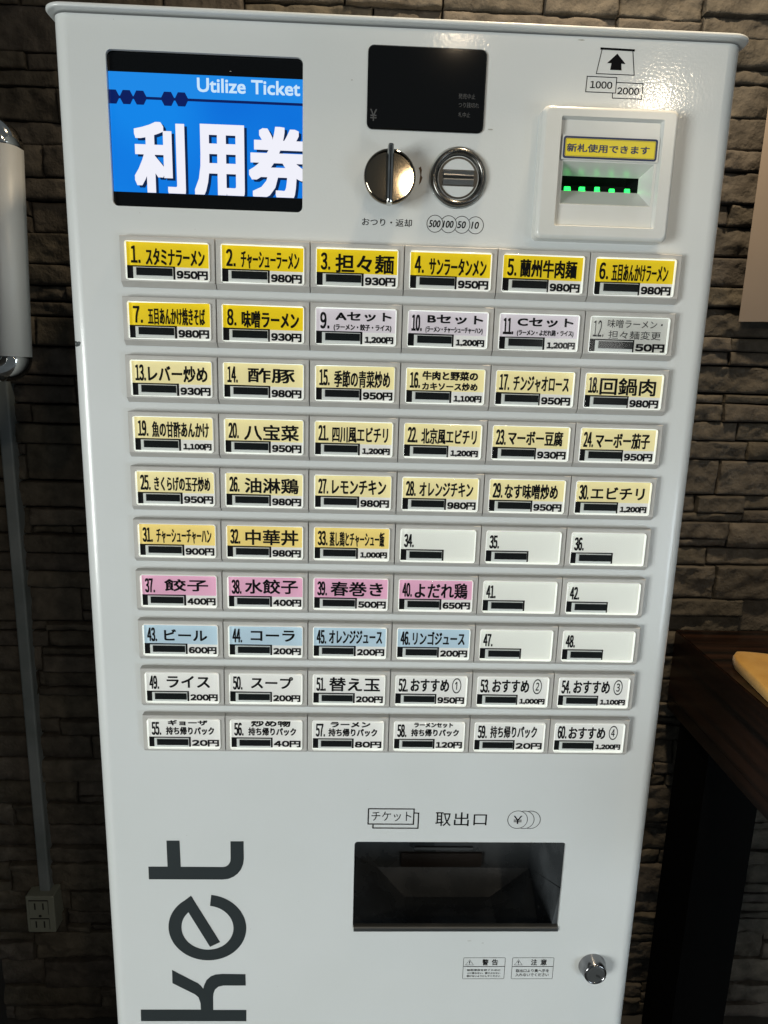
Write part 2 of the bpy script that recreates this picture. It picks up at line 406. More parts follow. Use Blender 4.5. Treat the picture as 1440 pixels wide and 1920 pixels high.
# lid: pressed steel cover with a rolled front edge and rounded corners
lid = MB()
lx0, lx1, lz = XL - 0.0042, XR + 0.0042, ZT + 0.0012
def lid_loop(inset, z):
    r = 0.016; y0 = YP - 0.008; x0, x1 = lx0 + inset, lx1 - inset; ys = y0 + inset; pts = [(x0, 0.35, z)]
    for i in range(9): t = R(180 + 90 * i / 8); pts.append((x0 + r + r * math.cos(t), ys + r + r * math.sin(t), z))
    for i in range(9): t = R(270 + 90 * i / 8); pts.append((x1 - r + r * math.cos(t), ys + r + r * math.sin(t), z))
    return pts + [(x1, 0.35, z)]
lid.loft([lid_loop(0.0012, lz), lid_loop(0.0004, lz + 0.0002), lid_loop(0, lz + 0.0008), lid_loop(0, lz + 0.0026), lid_loop(0.0008, lz + 0.0034), lid_loop(0.004, lz + 0.0037)], smooth=True, cap0=True, cap1=True)
lid.build('lid', M_paint, root, recalc=True)

# ------------------------------------------------------------------ screen
ys = YP + 0.004
M_scrblack = mat('screen_black', (0.003, 0.0035, 0.004), 0.06, spec=0.3)
def emis(name, c, e=1.0):
    m = mat(name, (0.003, 0.0035, 0.004), 0.06, emit=e, ecol=c, spec=0.3); return m
M_blue = emis('screen_blue', srgb(0, 116, 222))
M_blue2 = emis('screen_blue_light', srgb(26, 136, 230))
n = N(M_blue, 'ShaderNodeTexNoise'); n.inputs['Scale'].default_value = 9; n.inputs['Detail'].default_value = 1
L(M_blue, coords(M_blue, (1.2, 1, 0.8)), n.inputs['Vector']); q = N(M_blue, 'ShaderNodeValToRGB')
q.color_ramp.elements[0].position = 0.35; q.color_ramp.elements[0].color = (*srgb(0, 104, 214), 1); q.color_ramp.elements[1].position = 0.7; q.color_ramp.elements[1].color = (*srgb(12, 132, 232), 1)
L(M_blue, n.outputs['Fac'], q.inputs[0]); L(M_blue, q.outputs[0], P(M_blue).inputs['Emission Color'])
M_navy = emis('screen_navy', srgb(3, 26, 92)); M_shadow = emis('screen_shadow', srgb(2, 32, 74)); M_white = emis('screen_white', srgb(240, 240, 250), 1.0)
M_pale = emis('screen_pale', srgb(200, 228, 250))
s0, s1, s2, s3 = scr
zz = lambda f: s3 - f * (s3 - s2)
xx = lambda f: s0 + f * (s1 - s0)
p = MB(); p.box(s0 - .004, s1 + .004, ys, ys + 0.006, s2 - .004, s3 + .004)
screen = p.build('display_screen', M_scrblack, root, 'colour screen lit blue with white Utilize Ticket lettering')
p = MB(); zb1, zb0, zm = zz(0.125), zz(0.898), zz(0.285)
p.plate([(s0, zm), (s1, zm), (s1, zb1), (s0, zb1)], [], ys - 0.0001, 1)
p.plate([(s0, zb0), (s1, zb0), (s1, zm), (s0, zm)], [], ys - 0.0001, 0)
p.plate([(s0, zm - .001), (s1, zm - .001), (s1, zm + .001), (s0, zm + .001)], [], ys - 0.0002, 2)
for fx in (0.018, 0.089, 0.158, 0.300, 0.371):
    hx = [(max(s0, xx(fx) + 0.0057 * math.cos(R(60 * k))), zm + 0.0001 + 0.0054 * math.sin(R(60 * k)) * 1.12) for k in range(6)]
    p.plate(hx, [], ys - 0.0003, 2)
p.build('screen_picture', [M_blue, M_blue2, M_navy], screen)
p = MB(); text(p, 'Utilize Ticket', xx(0.452), xx(0.985), zz(0.233), zz(0.142), ys - 0.0004, 0, 0.0004)
CL = (s0, s1, zb0, zb1)
kz = [('利', 0.112, 0.384), ('用', 0.425, 0.695), ('券', 0.712, 1.035)]
for ch, f0, f1 in kz:
    text(p, ch, xx(f0), xx(f1), zz(0.925), zz(0.433), ys - 0.0006, 1, 0.0025, CL)
    text(p, ch, xx(f0 + .014), xx(f1 + .014), zz(0.940), zz(0.448), ys - 0.0005, 2, 0.0025, CL)
p.build('screen_lettering', [M_pale, M_white, M_shadow], screen)

# ------------------------------------------------------------------ price display
pd = quad_box([(690, 82), (913, 93), (907, 249), (688, 242)], YP - 0.002)
lo = rr(*pd, 0.0048)
p = MB(); lo2 = rr(pd[0] + .0008, pd[1] - .0008, pd[2] + .0008, pd[3] - .0008, 0.0042)
p.wall(lo, YP + 0.0005, YP - 0.0014, smooth=False)
p.loft([[(x, YP - 0.0014, z) for x, z in lo], [(x, YP - 0.0021, z) for x, z in lo2]]); p.plate(lo2, [], YP - 0.0021)
disp = p.build('price_display', M_glass_black, root, 'black glass price display with grey yen mark', recalc=True)
yd = YP - 0.0023
p = MB(); text(p, '¥', *pbox(694, 204, 706.5, 227, yd), yd, 0, 0.0001); p.build('yen_mark', M_greyink, disp)
for body, c in (('発売中止', (860, 175, 891, 186.5)), ('つり銭切れ', (860, 191.5, 898, 203)), ('札中止', (859.5, 210, 881.5, 220.5))):
    p = MB(); text(p, body, *pbox(*c, yd), yd, 0, 0.0); p.build('status_lettering', M_greyink, disp)

# ------------------------------------------------------------------ coin return knob
kc = at(731, 330, -0.012)
p = MB(); kr = 0.0212
p.lathe(kc.x, kc.z, [(0.0155, YP), (0.0155, -0.004), (kr - .001, -0.0055), (kr, -0.0065), (kr, -0.0105), (kr - .0008, -0.0118), (kr - .0018, -0.0122)], 56)
tl = [(kc.x + (kr - .0018) * math.cos(2 * math.pi * i / 56), kc.z + (kr - .0018) * math.sin(2 * math.pi * i / 56)) for i in range(56)]
p.add([(kc.x, -0.0122, kc.z)] + [(x, -0.0122 + (z - kc.z) * 0.106 + (x - kc.x) * 0.030, z) for x, z in tl], [(0, i + 1, (i + 1) % 56 + 1) for i in range(56)])
knob = p.build('return_knob', M_knob, root, 'round chrome coin return knob with upright fin', recalc=True)
p = MB(); fw = 0.0024; fh = 0.0226
def fin_loop(ins, y):
    return [(x + kc.x, y, z + kc.z) for x, z in rr(-fw + ins, fw - ins, -fh + ins * 1.5, fh - ins * 1.5, 0.0016, 3)]
p.loft([fin_loop(0, -0.010), fin_loop(0, -0.0195), fin_loop(0.0005, -0.0208), fin_loop(0.0012, -0.0213)], smooth=False, cap1=True)
p.build('fin', M_chrome, knob, recalc=True)
p = MB()
for k in range(5):
    zc = 0.003 + 0.0015 * math.sin(k * 2.1); 
mk = at(788, 330, YP - .0002)
loop = [(mk.x + dx, mk.z + dz) for dx, dz in ((-.0016, .0062), (0.0002, .0074), (.0012, .0046), (.0008, .0006), (.0019, -.0012), (.0006, -.0052), (-.0008, -.0068), (-.0004, -.0030), (.0001, .0010), (-.0006, .0040))]
p.plate(loop, [], YP - 0.0002); p.build('worn_mark', M_rust, root, 'brown scratched wear mark beside the return knob')

# ------------------------------------------------------------------ coin slot
cc = at(859, 334, YP)
p = MB()
p.lathe(cc.x, cc.z, [(0.0244, YP - .0001), (0.0243, YP - .0008), (0.0234, YP - .0009)], 64, 1)
p.lathe(cc.x, cc.z, [(0.0234, YP), (0.0230, YP - .0028), (0.0218, YP - .0046), (0.0202, YP - .0050), (0.0188, YP - .0040), (0.0178, YP - .0016), (0.0172, YP + .0002), (0.0160, YP + .0006)], 64)
coin = p.build('coin_slot', [M_steel, M_clear], root, 'round steel coin slot with a raised slotted bar', recalc=True)
p = MB(); yb = YP - 0.0003
def moon(sign):
    a = 25; pts = circ(0, 0, 0.0150, 22, a, 180 - a); return [(cc.x + x, cc.z + sign * (z * 1.0 + 0.0002)) for x, z in pts]
ring(p, cc.x, cc.z, 0.0166, 0.0016, yb, n=56)
p.plate(circ(cc.x, cc.z, 0.01501, 14, -25, 25) + circ(cc.x, cc.z, 0.01501, 14, 155, 205), [], yb)
p.wall(moon(1), yb, yb + 0.0012); p.wall(moon(-1), yb, yb + 0.0012)
p.build('slot_disc', M_steel, coin)
p = MB(); p.plate(circ(cc.x, cc.z, 0.0158, 40), [], yb + 0.0012); p.build('slot_backing', M_paint, coin)
p = MB()
for z0, z1, s in ((0.0013, 0.0057, 1), (-0.0057, -0.0012, -1)):
    hw = 0.0128; za, zb_ = (z0, z1)
    inner, outer = (za, zb_) if s > 0 else (zb_, za)
    prof = [(yb, outer), (yb - .0012, outer - s * .0004), (yb - .0030, inner + s * .0006), (yb - .0030, inner), (yb, inner)]
    p.loft([[(cc.x - hw, y, cc.z + z) for y, z in prof], [(cc.x + hw, y, cc.z + z) for y, z in prof]], cap0=True, cap1=True)
p.build('slot_bar', M_bar, coin, recalc=True)
p = MB(); p.plate([(cc.x - .0128, cc.z - .00119), (cc.x + .0128, cc.z - .00119), (cc.x + .0128, cc.z + .00129), (cc.x - .0128, cc.z + .00129)], [], yb - .0004); p.build('slot_opening', M_sideblack, coin)

# ------------------------------------------------------------------ printed lettering around the coin parts
yi = YP - 0.0002
p = MB(); text(p, 'おつり・返却', *pbox(679, 408, 772, 426, yi), yi, 0, 0.00006); p.build('return_lettering', M_ink, root)
p = MB(); cx = [(815.5, 419.5), (841, 420.5), (866, 421.5), (891.5, 422.5)]; pts = [at(a, b_, yi) for a, b_ in cx]; rc = 0.0071
for i, q in enumerate(pts):
    if i == 0: ring(p, q.x, q.z, rc, 0.0005, yi)
    else:
        dx = (q - pts[i - 1]).length / 2; an = math.degrees(math.acos(min(1, dx / rc))); ring(p, q.x, q.z, rc, 0.0005, yi, -180 + an, 180 - an, 36)
for (a, b_), body, hw in zip(cx, ('500', '100', '50', '10'), (11.5, 10.5, 8.5, 7.5)):
    q = at(a, b_, yi); k = 0.00044 * hw; sh = 0.16
    text(p, body, q.x - k - .0004, q.x + k - .0008, q.z - .0029, q.z + .0029, yi, 0, 0.00016, None, sh)
p.build('coin_icon', M_ink, root, 'printed coin circles reading 500 100 50 10')
# bill icon
p = MB()
def pline(mb, pts, t, y, close=False):
    P_ = [Vector((q.x, q.z)) for q in pts]
    n_ = len(P_); rng = range(n_ if close else n_ - 1); k = 0
    for i in rng:
        a_, b_ = P_[i], P_[(i + 1) % n_]; dd = (b_ - a_).normalized(); nn = Vector((-dd.y, dd.x)) * t / 2
        e = dd * t / 2; k += 1; yy = y - 0.00002 * k
        mb.plate([tuple(a_ - e - nn), tuple(b_ + e - nn), tuple(b_ + e + nn), tuple(a_ - e + nn)], [], yy)
pline(p, [at(1129, 92, yi), at(1118, 138, yi), at(1189, 141, yi), at(1186.5, 95, yi)], 0.0006, yi)
pline(p, [at(1127.5, 91, yi), at(1188.5, 94.5, yi)], 0.0016, yi - .0001)
q = [at(a, b_, yi) for a, b_ in ((1157.5, 100.5), (1173, 120), (1165, 119.5), (1165.5, 132), (1144, 131), (1146.5, 118.5), (1138, 118.5))]
p.plate([(v.x, v.z) for v in q], [], yi)
pline(p, [at(1101, 143, yi), at(1156.5, 145.5, yi), at(1154, 174.5, yi), at(1098, 172, yi)], 0.0006, yi, True)
pline(p, [at(1156.5, 154.5, yi), at(1205.5, 157, yi), at(1203, 186, yi), at(1148, 184, yi), at(1148.5, 174.5, yi)], 0.0006, yi)
text(p, '1000', *pbox(1107, 151.5, 1147.5, 167, yi), yi, 0, 0.00016, tight=True); text(p, '2000', *pbox(1158, 163.5, 1198, 178.5, yi), yi, 0, 0.00016, tight=True)
p.build('bill_icon', M_ink, root, 'printed arrow icon above boxes reading 1000 and 2000')

# ------------------------------------------------------------------ bill acceptor
p = MB(); fx0, fx1, fz0, fz1 = bez
oo = rr(fx0, fx1, fz0, fz1, 0.005, 5); o2 = rr(fx0 + .003, fx1 - .003, fz0 + .003, fz1 - .003, 0.004, 5); o1 = rr(fx0 + .0009, fx1 - .0009, fz0 + .0009, fz1 - .0009, 0.0046, 5)
ii = rr(bin_[0], bin_[1], bin_[2], bin_[3], 0.0012, 2); i2 = rr(bin_[0] + .0012, bin_[1] - .0012, bin_[2] + .0012, bin_[3] - .0012, 0.001, 2)
p.wall(oo, YP, BY + 0.003, smooth=False)
p.loft([[(x, BY + .003, z) for x, z in oo], [(x, BY + .0008, z) for x, z in o1], [(x, BY, z) for x, z in o2]], smooth=True)
p.plate(o2, [ii], BY)
p.loft([[(x, BY, z) for x, z in ii], [(x, BY + .0035, z) for x, z in i2], [(x, YP, z) for x, z in i2]])
bill = p.build('bill_acceptor', M_ivory, root, 'ivory square bezel around the banknote slot')
# recessed face with funnel
YB = -0.0045
Z2 = lambda zx, zy: (1000 + zx / 4.8, 70 + zy / 4.8)
fr_ = at(*Z2(1068, 1330), YB).x; fl_ = at(*Z2(252, 1330), YB).x; mx = (fr_ + fl_) / 2
ft = at(*Z2(700, 1130), YB).z; fb = at(*Z2(700, 1515), YB).z
fx0_, fx1_ = fl_, fr_
YS = YB + 0.019
sr = at(*Z2(945, 1300), YS).x; st = at(*Z2(600, 1258), YS).z; sb = at(*Z2(600, 1390), YS).z
sx0, sx1 = 2 * mx - sr, sr
p = MB(); A = [(fx0_, fb), (fx1_, fb), (fx1_, ft), (fx0_, ft)]; B = [(sx0, sb), (sx1, sb), (sx1, st), (sx0, st)]
p.plate(i2, [A], YB)
zk = ft - (ft - st) * 0.42
p.loft([[(x, YB, z) for x, z in A], [(x, YS, z) for x, z in B]])
p.wall(B, YS, YS + 0.03, 2)
p.plate(B, [], YS + 0.03, 1)
p.build('note_funnel', [M_ivory, M_sideblack, M_lens], bill)
p = MB(); lp = 0.0131; rl = random.Random(3)
xr = at(1000 + 845 / 4.8, 70 + 1355 / 4.8, YS + .004).x
for k in range(6):
    x = xr - k * lp
    if x < sx0 + .004: break
    a_, b_ = rl.uniform(.0022, .0032), rl.uniform(.0024, .0034)
    p.box(x - a_, x + b_ - .0012, YS + 0.002, YS + 0.004, sb + 0.0009, sb + rl.uniform(.0032, .0042), 0)
    p.box(x - a_ + .0013, x + b_, YS + 0.0045, YS + 0.006, sb + 0.0006, sb + rl.uniform(.0018, .0026), 0)
p.build('green_lamp', M_led, bill, 'row of glowing green slot lamps')
# sticker ledge
st_c = [(1000 + 250 / 4.8, 70 + 885 / 4.8), (1000 + 1125 / 4.8, 70 + 918 / 4.8), (1000 + 1105 / 4.8, 70 + 1118 / 4.8), (1000 + 240 / 4.8, 70 + 1085 / 4.8)]
YL = YB - 0.0025
sq = quad_box(st_c, YL); sw = (2 * mx - sq[1] - 0.001, sq[1], sq[2], sq[3])
p = MB(); p.box(sw[0] - .001, sw[1] + .0015, YL + .0003, YB + .001, sw[2] - .0006, sw[3] + .0012); p.build('sticker_ledge', M_ivory, bill)
p = MB(); p.plate(rr(*sw, 0.002, 4), [], YL, 1)
p.plate(rr(sw[0] + .0016, sw[1] - .0016, sw[2] + .0016, sw[3] - .0016, 0.001, 3), [], YL - .0001, 0)
outline(p, rr(sw[0] + .0020, sw[1] - .0020, sw[2] + .0020, sw[3] - .0020, 0.0008, 3), 0.0002, YL - .0002, 1)
text(p, '新札使用できます', *pbox(1000 + 305 / 4.8, 70 + 952 / 4.8, 1000 + 1043 / 4.8, 70 + 1058 / 4.8, YL - .0003), YL - .0003, 1, 0.00022)
p.build('notice_sticker', [M_yellowst, M_navyink], bill, 'yellow sticker with navy border and Japanese lettering')

# ------------------------------------------------------------------ menu buttons
CW = 0.08; PIT = 0.0486688; HH = 0.0407699
hx = CW / 2 - 0.0004
capx = (-0.0352, 0.0348); capz = (-0.0352, -0.0040)           # clear cap opening, local to the top middle of a cell
hb = MB()
outer = [(-hx, -0.0366), (hx, -0.0366), (hx, 0), (-hx, 0)]
ol1 = rr(capx[0] - .0003, capx[1] + .0003, capz[0] - .0003, capz[1] + .0003, 0.0022, 4)
ch = 0.0005
o_in = [(-hx + ch, -0.0366 + .0002), (hx - ch, -0.0366 + .0002), (hx - ch, -ch), (-hx + ch, -ch)]
hb.plate(o_in, [ol1], 0.0)
o_md = [(-hx, -0.0366), (hx, -0.0366), (hx, 0), (-hx, 0)]
hb.loft([[(x, 0, z) for x, z in o_in], [(x, ch, z) for x, z in o_md]])
o_bk = [(-hx, -HH), (hx, -HH), (hx, 0), (-hx, 0)]
hb.loft([[(x, ch, z) for x, z in o_md], [(x, 0.0050, z) for x, z in o_bk], [(x, YP, z) for x, z in o_bk]])
hb.wall(ol1, 0.0, 0.0035, 0)
me_house = hb.mesh('menu_button', [M_house])
cb = MB()
c0 = rr(*capx, *capz, 0.0020, 4); c1 = rr(capx[0] + .0006, capx[1] - .0006, capz[0] + .0006, capz[1] - .0006, 0.0016, 4)
cb.wall(c0, 0.0026, -0.0016, 0)
cb.loft([[(x, -0.0016, z) for x, z in c0], [(x, -0.0024, z) for x, z in c1]], 1, smooth=True)
cb.plate(c1, [], -0.0024, 1)
cb.plate(rr(capx[0] + .0001, capx[1] - .0001, capz[0] + .0001, capz[1] - .0001, 0.002, 4), [], 0.0024, 0)
me_cap = cb.mesh('clear_cap', [M_rim, M_clear])
kx0, kx1, kz0, kz1 = capx[0] + .0006, capx[1] - .0005, capz[0] + .0009, capz[1] - .0007   # the printed card
KX = lambda u: kx0 + u * (kx1 - kx0)
KZ = lambda v: kz1 - v * (kz1 - kz0)
lb = MB()     # lamp window: pale frame with a black lens
lb.box(KX(0.078), KX(0.560), 0.0004, 0.0016, KZ(0.992), KZ(0.675), 0)
lb.box(KX(0.118), KX(0.556), -0.0004, 0.0005, KZ(0.905), KZ(0.695), 1)
me_lamp = lb.mesh('lamp_window', [mat('lamp_frame', (0.72, 0.74, 0.73), 0.3, emit=0.16, ecol=(0.95, 1, 0.98)), M_lens])

D1 = (.24, .95, .13, .62)
def two(a, ba, b, bb): return [(a, *ba), (b, *bb)]
MENU = [
 ('yellow', [('スタミナラーメン', .23, .95, .15, .62)], '950円'), ('yellow', [('チャーシューラーメン', .23, .95, .14, .62)], '980円'),
 ('yellow', [('担々麺', .23, .96, .12, .64)], '930円'), ('yellow', [('サンラータンメン', .23, .95, .14, .62)], '950円'),
 ('yellow', [('蘭州牛肉麺', .21, .93, .10, .60)], '980円'), ('yellow', [('五目あんかけラーメン', .21, .93, .14, .62)], '980円'),
 ('yellow', [('五目あんかけ焼きそば', .23, .94, .13, .62)], '980円'), ('yellow', [('味噌ラーメン', .23, .95, .13, .62)], '930円'),
 ('lilac', two('Aセット', (.24, .95, .08, .34), '(ラーメン・餃子・ライス)', (.22, .95, .42, .63)), '1,200円'),
 ('lilac', two('Bセット', (.24, .95, .08, .34), '(ラーメン・チャーシューチャーハン)', (.22, .95, .42, .62)), '1,200円'),
 ('lilac', two('Cセット', (.22, .94, .08, .34), '(ラーメン・よだれ鶏・ライス)', (.22, .95, .42, .62)), '1,200円'),
 ('silver', two('味噌ラーメン・', (.22, .93, .06, .30), '担々麺変更', (.24, .92, .38, .62)), '50円'),
 ('pale', [('レバー炒め', .20, .95, .12, .60)], '930円'), ('pale', [('酢豚', .30, .90, .12, .55)], '980円'),
 ('pale', [('季節の青菜炒め', .23, .95, .12, .62)], '950円'),
 ('pale', two('牛肉と野菜の', (.20, .92, .06, .33), 'カキソース炒め', (.20, .92, .39, .63)), '1,100円'),
 ('pale', [('チンジャオロース', .22, .95, .13, .60)], '950円'), ('pale', [('回鍋肉', .19, .93, .10, .62)], '980円'),
 ('pale', [('魚の甘酢あんかけ', .22, .95, .12, .60)], '1,100円'), ('pale', [('八宝菜', .24, .95, .14, .62)], '950円'),
 ('pale', [('四川風エビチリ', .22, .95, .13, .62)], '1,200円'), ('pale', [('北京風エビチリ', .22, .95, .12, .60)], '1,200円'),
 ('pale', [('マーボー豆腐', .20, .93, .12, .58)], '930円'), ('pale', [('マーボー茄子', .20, .93, .12, .60)], '950円'),
 ('pale', [('きくらげの玉子炒め', .22, .95, .14, .60)], '950円'), ('pale', [('油淋鶏', .24, .95, .12, .60)], '980円'),
 ('pale', [('レモンチキン', .22, .94, .12, .58)], '980円'), ('pale', [('オレンジチキン', .22, .94, .13, .58)], '980円'),
 ('pale', [('なす味噌炒め', .20, .92, .12, .60)], '950円'), ('pale', [('エビチリ', .20, .93, .16, .56)], '1,200円'),
 ('amber', [('チャーシューチャーハン', .22, .95, .14, .60)], '900円'), ('amber', [('中華丼', .24, .95, .10, .60)], '980円'),
 ('amber', [('蒸し鶏とチャーシュー飯', .20, .94, .12, .60)], '1,000円'), ('blank', [], ''), ('blank', [], ''), ('blank', [], ''),
 ('pink', [('餃子', .30, .89, .12, .52)], '400円'), ('pink', [('水餃子', .22, .94, .08, .56)], '400円'),
 ('pink', [('春巻き', .22, .94, .10, .58)], '500円'), ('pink', [('よだれ鶏', .21, .94, .10, .62)], '650円'), ('blank', [], ''), ('blank', [], ''),
 ('blue', [('ビール', .27, .86, .15, .54)], '600円'), ('blue', [('コーラ', .29, .90, .14, .52)], '200円'),
 ('blue', [('オレンジジュース', .21, .95, .10, .56)], '200円'), ('blue', [('リンゴジュース', .21, .94, .10, .56)], '200円'), ('blank', [], ''), ('blank', [], ''),
 ('white', [('ライス', .28, .88, .10, .52)], '200円'), ('white', [('スープ', .29, .88, .10, .52)], '200円'),
 ('white', [('替え玉', .22, .94, .08, .58)], '200円'), ('white', [('おすすめ', .21, .76, .10, .56), ('①', .80, .93, .06, .60)], '950円'),
 ('white', [('おすすめ', .21, .74, .10, .56), ('②', .79, .92, .06, .60)], '1,000円'), ('white', [('おすすめ', .21, .74, .10, .56), ('③', .79, .92, .06, .60)], '1,100円'),
 ('white', two('ギョーザ', (.27, .83, .02, .22), '持ち帰りパック', (.24, .92, .27, .56)), '20円'),
 ('white', two('炒め物', (.28, .84, -.01, .24), '持ち帰りパック', (.24, .92, .27, .56)), '40円'),
 ('white', two('ラーメン', (.25, .82, .025, .23), '持ち帰りパック', (.22, .92, .27, .56)), '80円'),
 ('white', two('ラーメンセット', (.28, .84, .03, .22), '持ち帰りパック', (.24, .93, .27, .54)), '120円'),
 ('white', [('持ち帰りパック', .22, .90, .12, .56)], '20円'), ('white', [('おすすめ', .20, .74, .14, .58), ('④', .79, .92, .08, .60)], '1,200円')]
cap_name = {'lilac': 'lilac', 'pale': 'pale yellow', 'amber': 'amber', 'pink': 'pink', 'blue': 'light blue', 'yellow': 'bright yellow', 'white': 'white', 'silver': 'washed out silver'}
GH = (BAND['white'], None)
for k, (col, lines, price) in enumerate(MENU):
    r_, c_ = divmod(k, 6)
    loc = Vector((-0.24 + CW * (c_ + 0.5), 0.0, ZO - PIT * r_))
    num = k + 1
    nm = ''.join(l[0] for l in lines)
    lab = (f'{cap_name[col]} menu button {num} reading {nm} {price}' if lines else f'blank off-white menu button numbered {num}')
    jx = random.uniform(-0.0002, 0.0002)
    h = link('menu_button', me_house, root, lab, loc)
    WORLD[h.name] = tuple(loc)
    off = Vector((jx, 0, random.uniform(-0.0002, 0.0002)))
    link('clear_cap', me_cap, h, None, loc)
    link('lamp_window', me_lamp, h, None, loc + off)
    t = MB(); Y0 = 0.0018
    base = col in ('blank', 'silver')
    sl = random.uniform(-0.0003, 0.0003)
    t.plate([(kx0, kz0), (kx1, kz0), (kx1, kz1 + sl), (kx0, kz1 - sl)], [], Y0, 1 if base else 0)
    if not base:
        zb_ = KZ(0.655); t.plate([(kx0, zb_), (kx1, zb_), (kx1, kz1 + sl), (kx0, kz1 - sl)], [], Y0 - .0002, 1)
    t.plate([(kx0, KZ(0.995)), (KX(.585), KZ(0.995)), (KX(.585), KZ(0.635)), (kx0, KZ(0.635))], [], Y0 - .0003, 2)
    bold = 0.00050 if col == 'yellow' else 0.00044
    if col == 'silver': bold = 0.0
    text(t, f'{num}.', KX(.04 if num > 9 else .05), KX(.175 if num > 9 else .17), KZ(.575), KZ(.10 if not base or lines else .14), Y0 - .0005, 2, 0.00048 if col != 'silver' else 0.00006, tight=True)
    for body, u0, u1, v0, v1 in lines:
        n_ = len(body); b_ = bold * (0.7 if n_ > 9 else 0.85 if n_ > 6 else 1.0)
        if '(' in body: b_ = 0.00025
        if body in '①②③④': b_ = 0.00008
        cl = (kx0, kx1, kz0, kz1) if v0 <= 0.0 else None
        text(t, body, KX(u0), KX(u1), KZ(v1), KZ(v0), Y0 - .0005, 2, b_, cl)
    if price:
        if price.startswith('1,'): bx = (.612, .98, .995, .765)
        else: bx = (.60, .985, 1.0, .735)
        text(t, price, KX(bx[0]), KX(bx[1]), KZ(bx[2] - .02), KZ(bx[3]), Y0 - .0005, 2, 0.00055, tight=True)
    ck = t.build('menu_card', [BAND['white'], BAND[col], M_ink], h, None, loc + off); ck.rotation_euler = (0, R(random.uniform(-.35, .35)), 0)

# ------------------------------------------------------------------ ticket tray
p = MB()
pline(p, [at(691, 1516.5, yi), at(776.5, 1517, yi), at(775, 1545.5, yi), at(690, 1545, yi)], 0.0012, yi, True)
pline(p, [at(778, 1524.5, yi), at(785, 1524.8, yi), at(783.5, 1553, yi), at(699, 1552.5, yi), at(699.3, 1547, yi)], 0.0012, yi)
text(p, 'チケット', *pbox(697, 1521.5, 771, 1540, yi), yi, 0, 0.0)
p.build('ticket_symbol', M_ink, root)
p = MB(); text(p, '取', *pbox(817, 1523, 845, 1549, yi), yi, 0, 0.00008); text(p, '出', *pbox(852, 1523, 878.5, 1549, yi), yi, 0, 0.00008); text(p, '口', *pbox(888.5, 1527, 912, 1547.5, yi), yi, 0, 0.00008)
p.build('outlet_lettering', M_ink, root); p = MB()
q0 = at(970.5, 1537, yi); rq = (at(989.5, 1537, yi) - q0).length
ring(p, q0.x, q0.z, rq, 0.0006, yi)
for dx in (12.5, 24):
    q1 = at(970.5 + dx, 1537.3, yi); an = math.degrees(math.acos((q1 - at(970.5 + dx - (12.5 if dx < 20 else 11.5), 1537.3, yi)).length / 2 / rq))
    ring(p, q1.x, q1.z, rq, 0.0006, yi, -180 + an, 180 - an, 36)
text(p, '¥', *pbox(963, 1529.5, 978.5, 1545, yi), yi, 0, 0.0)
p.build('coin_symbol', M_ink, root)

Z1 = lambda zx, zy: (640 + zx / 3.13, 1490 + zy / 3.13)
BK = 0.115; QY = 0.100
tx0, tx1, tz0, tz1 = tray
P1 = at(*Z1(85, 362), BK); P2 = at(*Z1(210, 425), BK); P3 = at(*Z1(1105, 430), BK)
Q1 = at(*Z1(370, 600), QY); Q2 = at(*Z1(870, 600), QY); zb = Q1.z
y0 = YP + 0.003
p = MB()
p.box(P1.x - .02, tx1 + .02, BK, BK + .003, zb - .05, tz1 + .05)                     # back
p.add([(tx0 - .001, y0, tz1), (tx1 + .001, y0, tz1), (tx1 + .001, BK, tz1 + .02), (tx0 - .02, BK, tz1 + .02)], [(0, 1, 2, 3)])   # ceiling
RF = at(*Z1(1285, 552), y0)
p.add([(tx1 + .001, y0, tz0 - .03), (tx1 + .001, y0, tz1 + .002), (P3.x, BK, tz1 + .03), (P3.x, BK, P3.z - .01)], [(0, 1, 2, 3)])     # right wall
p.add([(tx0 - .001, y0, tz0 - .03), (tx0 - .001, y0, tz1 + .002), (P1.x - .01, BK, tz1 + .03), (P1.x - .01, BK, P1.z - .03)], [(3, 2, 1, 0)])
p.add([P2, P3, Q2, Q1], [(0, 1, 2, 3)])                                               # sloping back plate
p.add([P1, P2, Q1, (Q1.x + .001, y0, zb), (tx0, y0, P1.z - .004)], [(0, 1, 2, 3, 4)])   # left slope
fm = Vector((tx1 - .012, y0, zb))
p.add([P3, (tx1, y0, RF.z), fm, (Q2.x + .002, y0, zb), Q2], [(0, 1, 2), (0, 2, 3, 4)])
p.add([(tx1, y0, RF.z), (tx1, y0, zb), fm], [(0, 1, 2)])
p.add([Q1, Q2, (Q2.x + .002, y0, zb), (Q1.x + .001, y0, zb)], [(0, 1, 2, 3)])
p.add([(tx0 - .003, y0 + .0005, tz0), (tx1 + .003, y0 + .0005, tz0), (tx1 + .003, y0 + .0005, zb - .01), (tx0 - .003, y0 + .0005, zb - .01)], [(0, 1, 2, 3)])
tr_ = p.build('ticket_tray', M_black, root, 'black hollow ticket and change tray')
a0 = at(*Z1(430, 310), BK - .03); a1 = at(*Z1(772, 324), BK - .03)
p = MB(); p.box(a0.x, a1.x, BK - .03, BK - .027, a1.z, a0.z); p.build('tray_bar', M_lockface, tr_)
a0 = at(*Z1(352, 345), BK - .004); a1 = at(*Z1(820, 424), BK - .004)
p = MB(); p.box(a0.x, a1.x, BK - .004, BK - .001, a1.z, a0.z); p.build('tray_opening', M_brown, tr_)  # brown box standing in for the opening in the back of the tray
a0 = at(*Z1(72, 778), YP - .0015); a1 = at(*Z1(1270, 803), YP - .0015)
p = MB(); ln = [(YP - .0016, a1.z), (YP - .0022, a1.z + .0012), (YP - .0022, a0.z - .001), (YP - .0010, a0.z), (YP + .004, a0.z), (YP + .004, a1.z)]
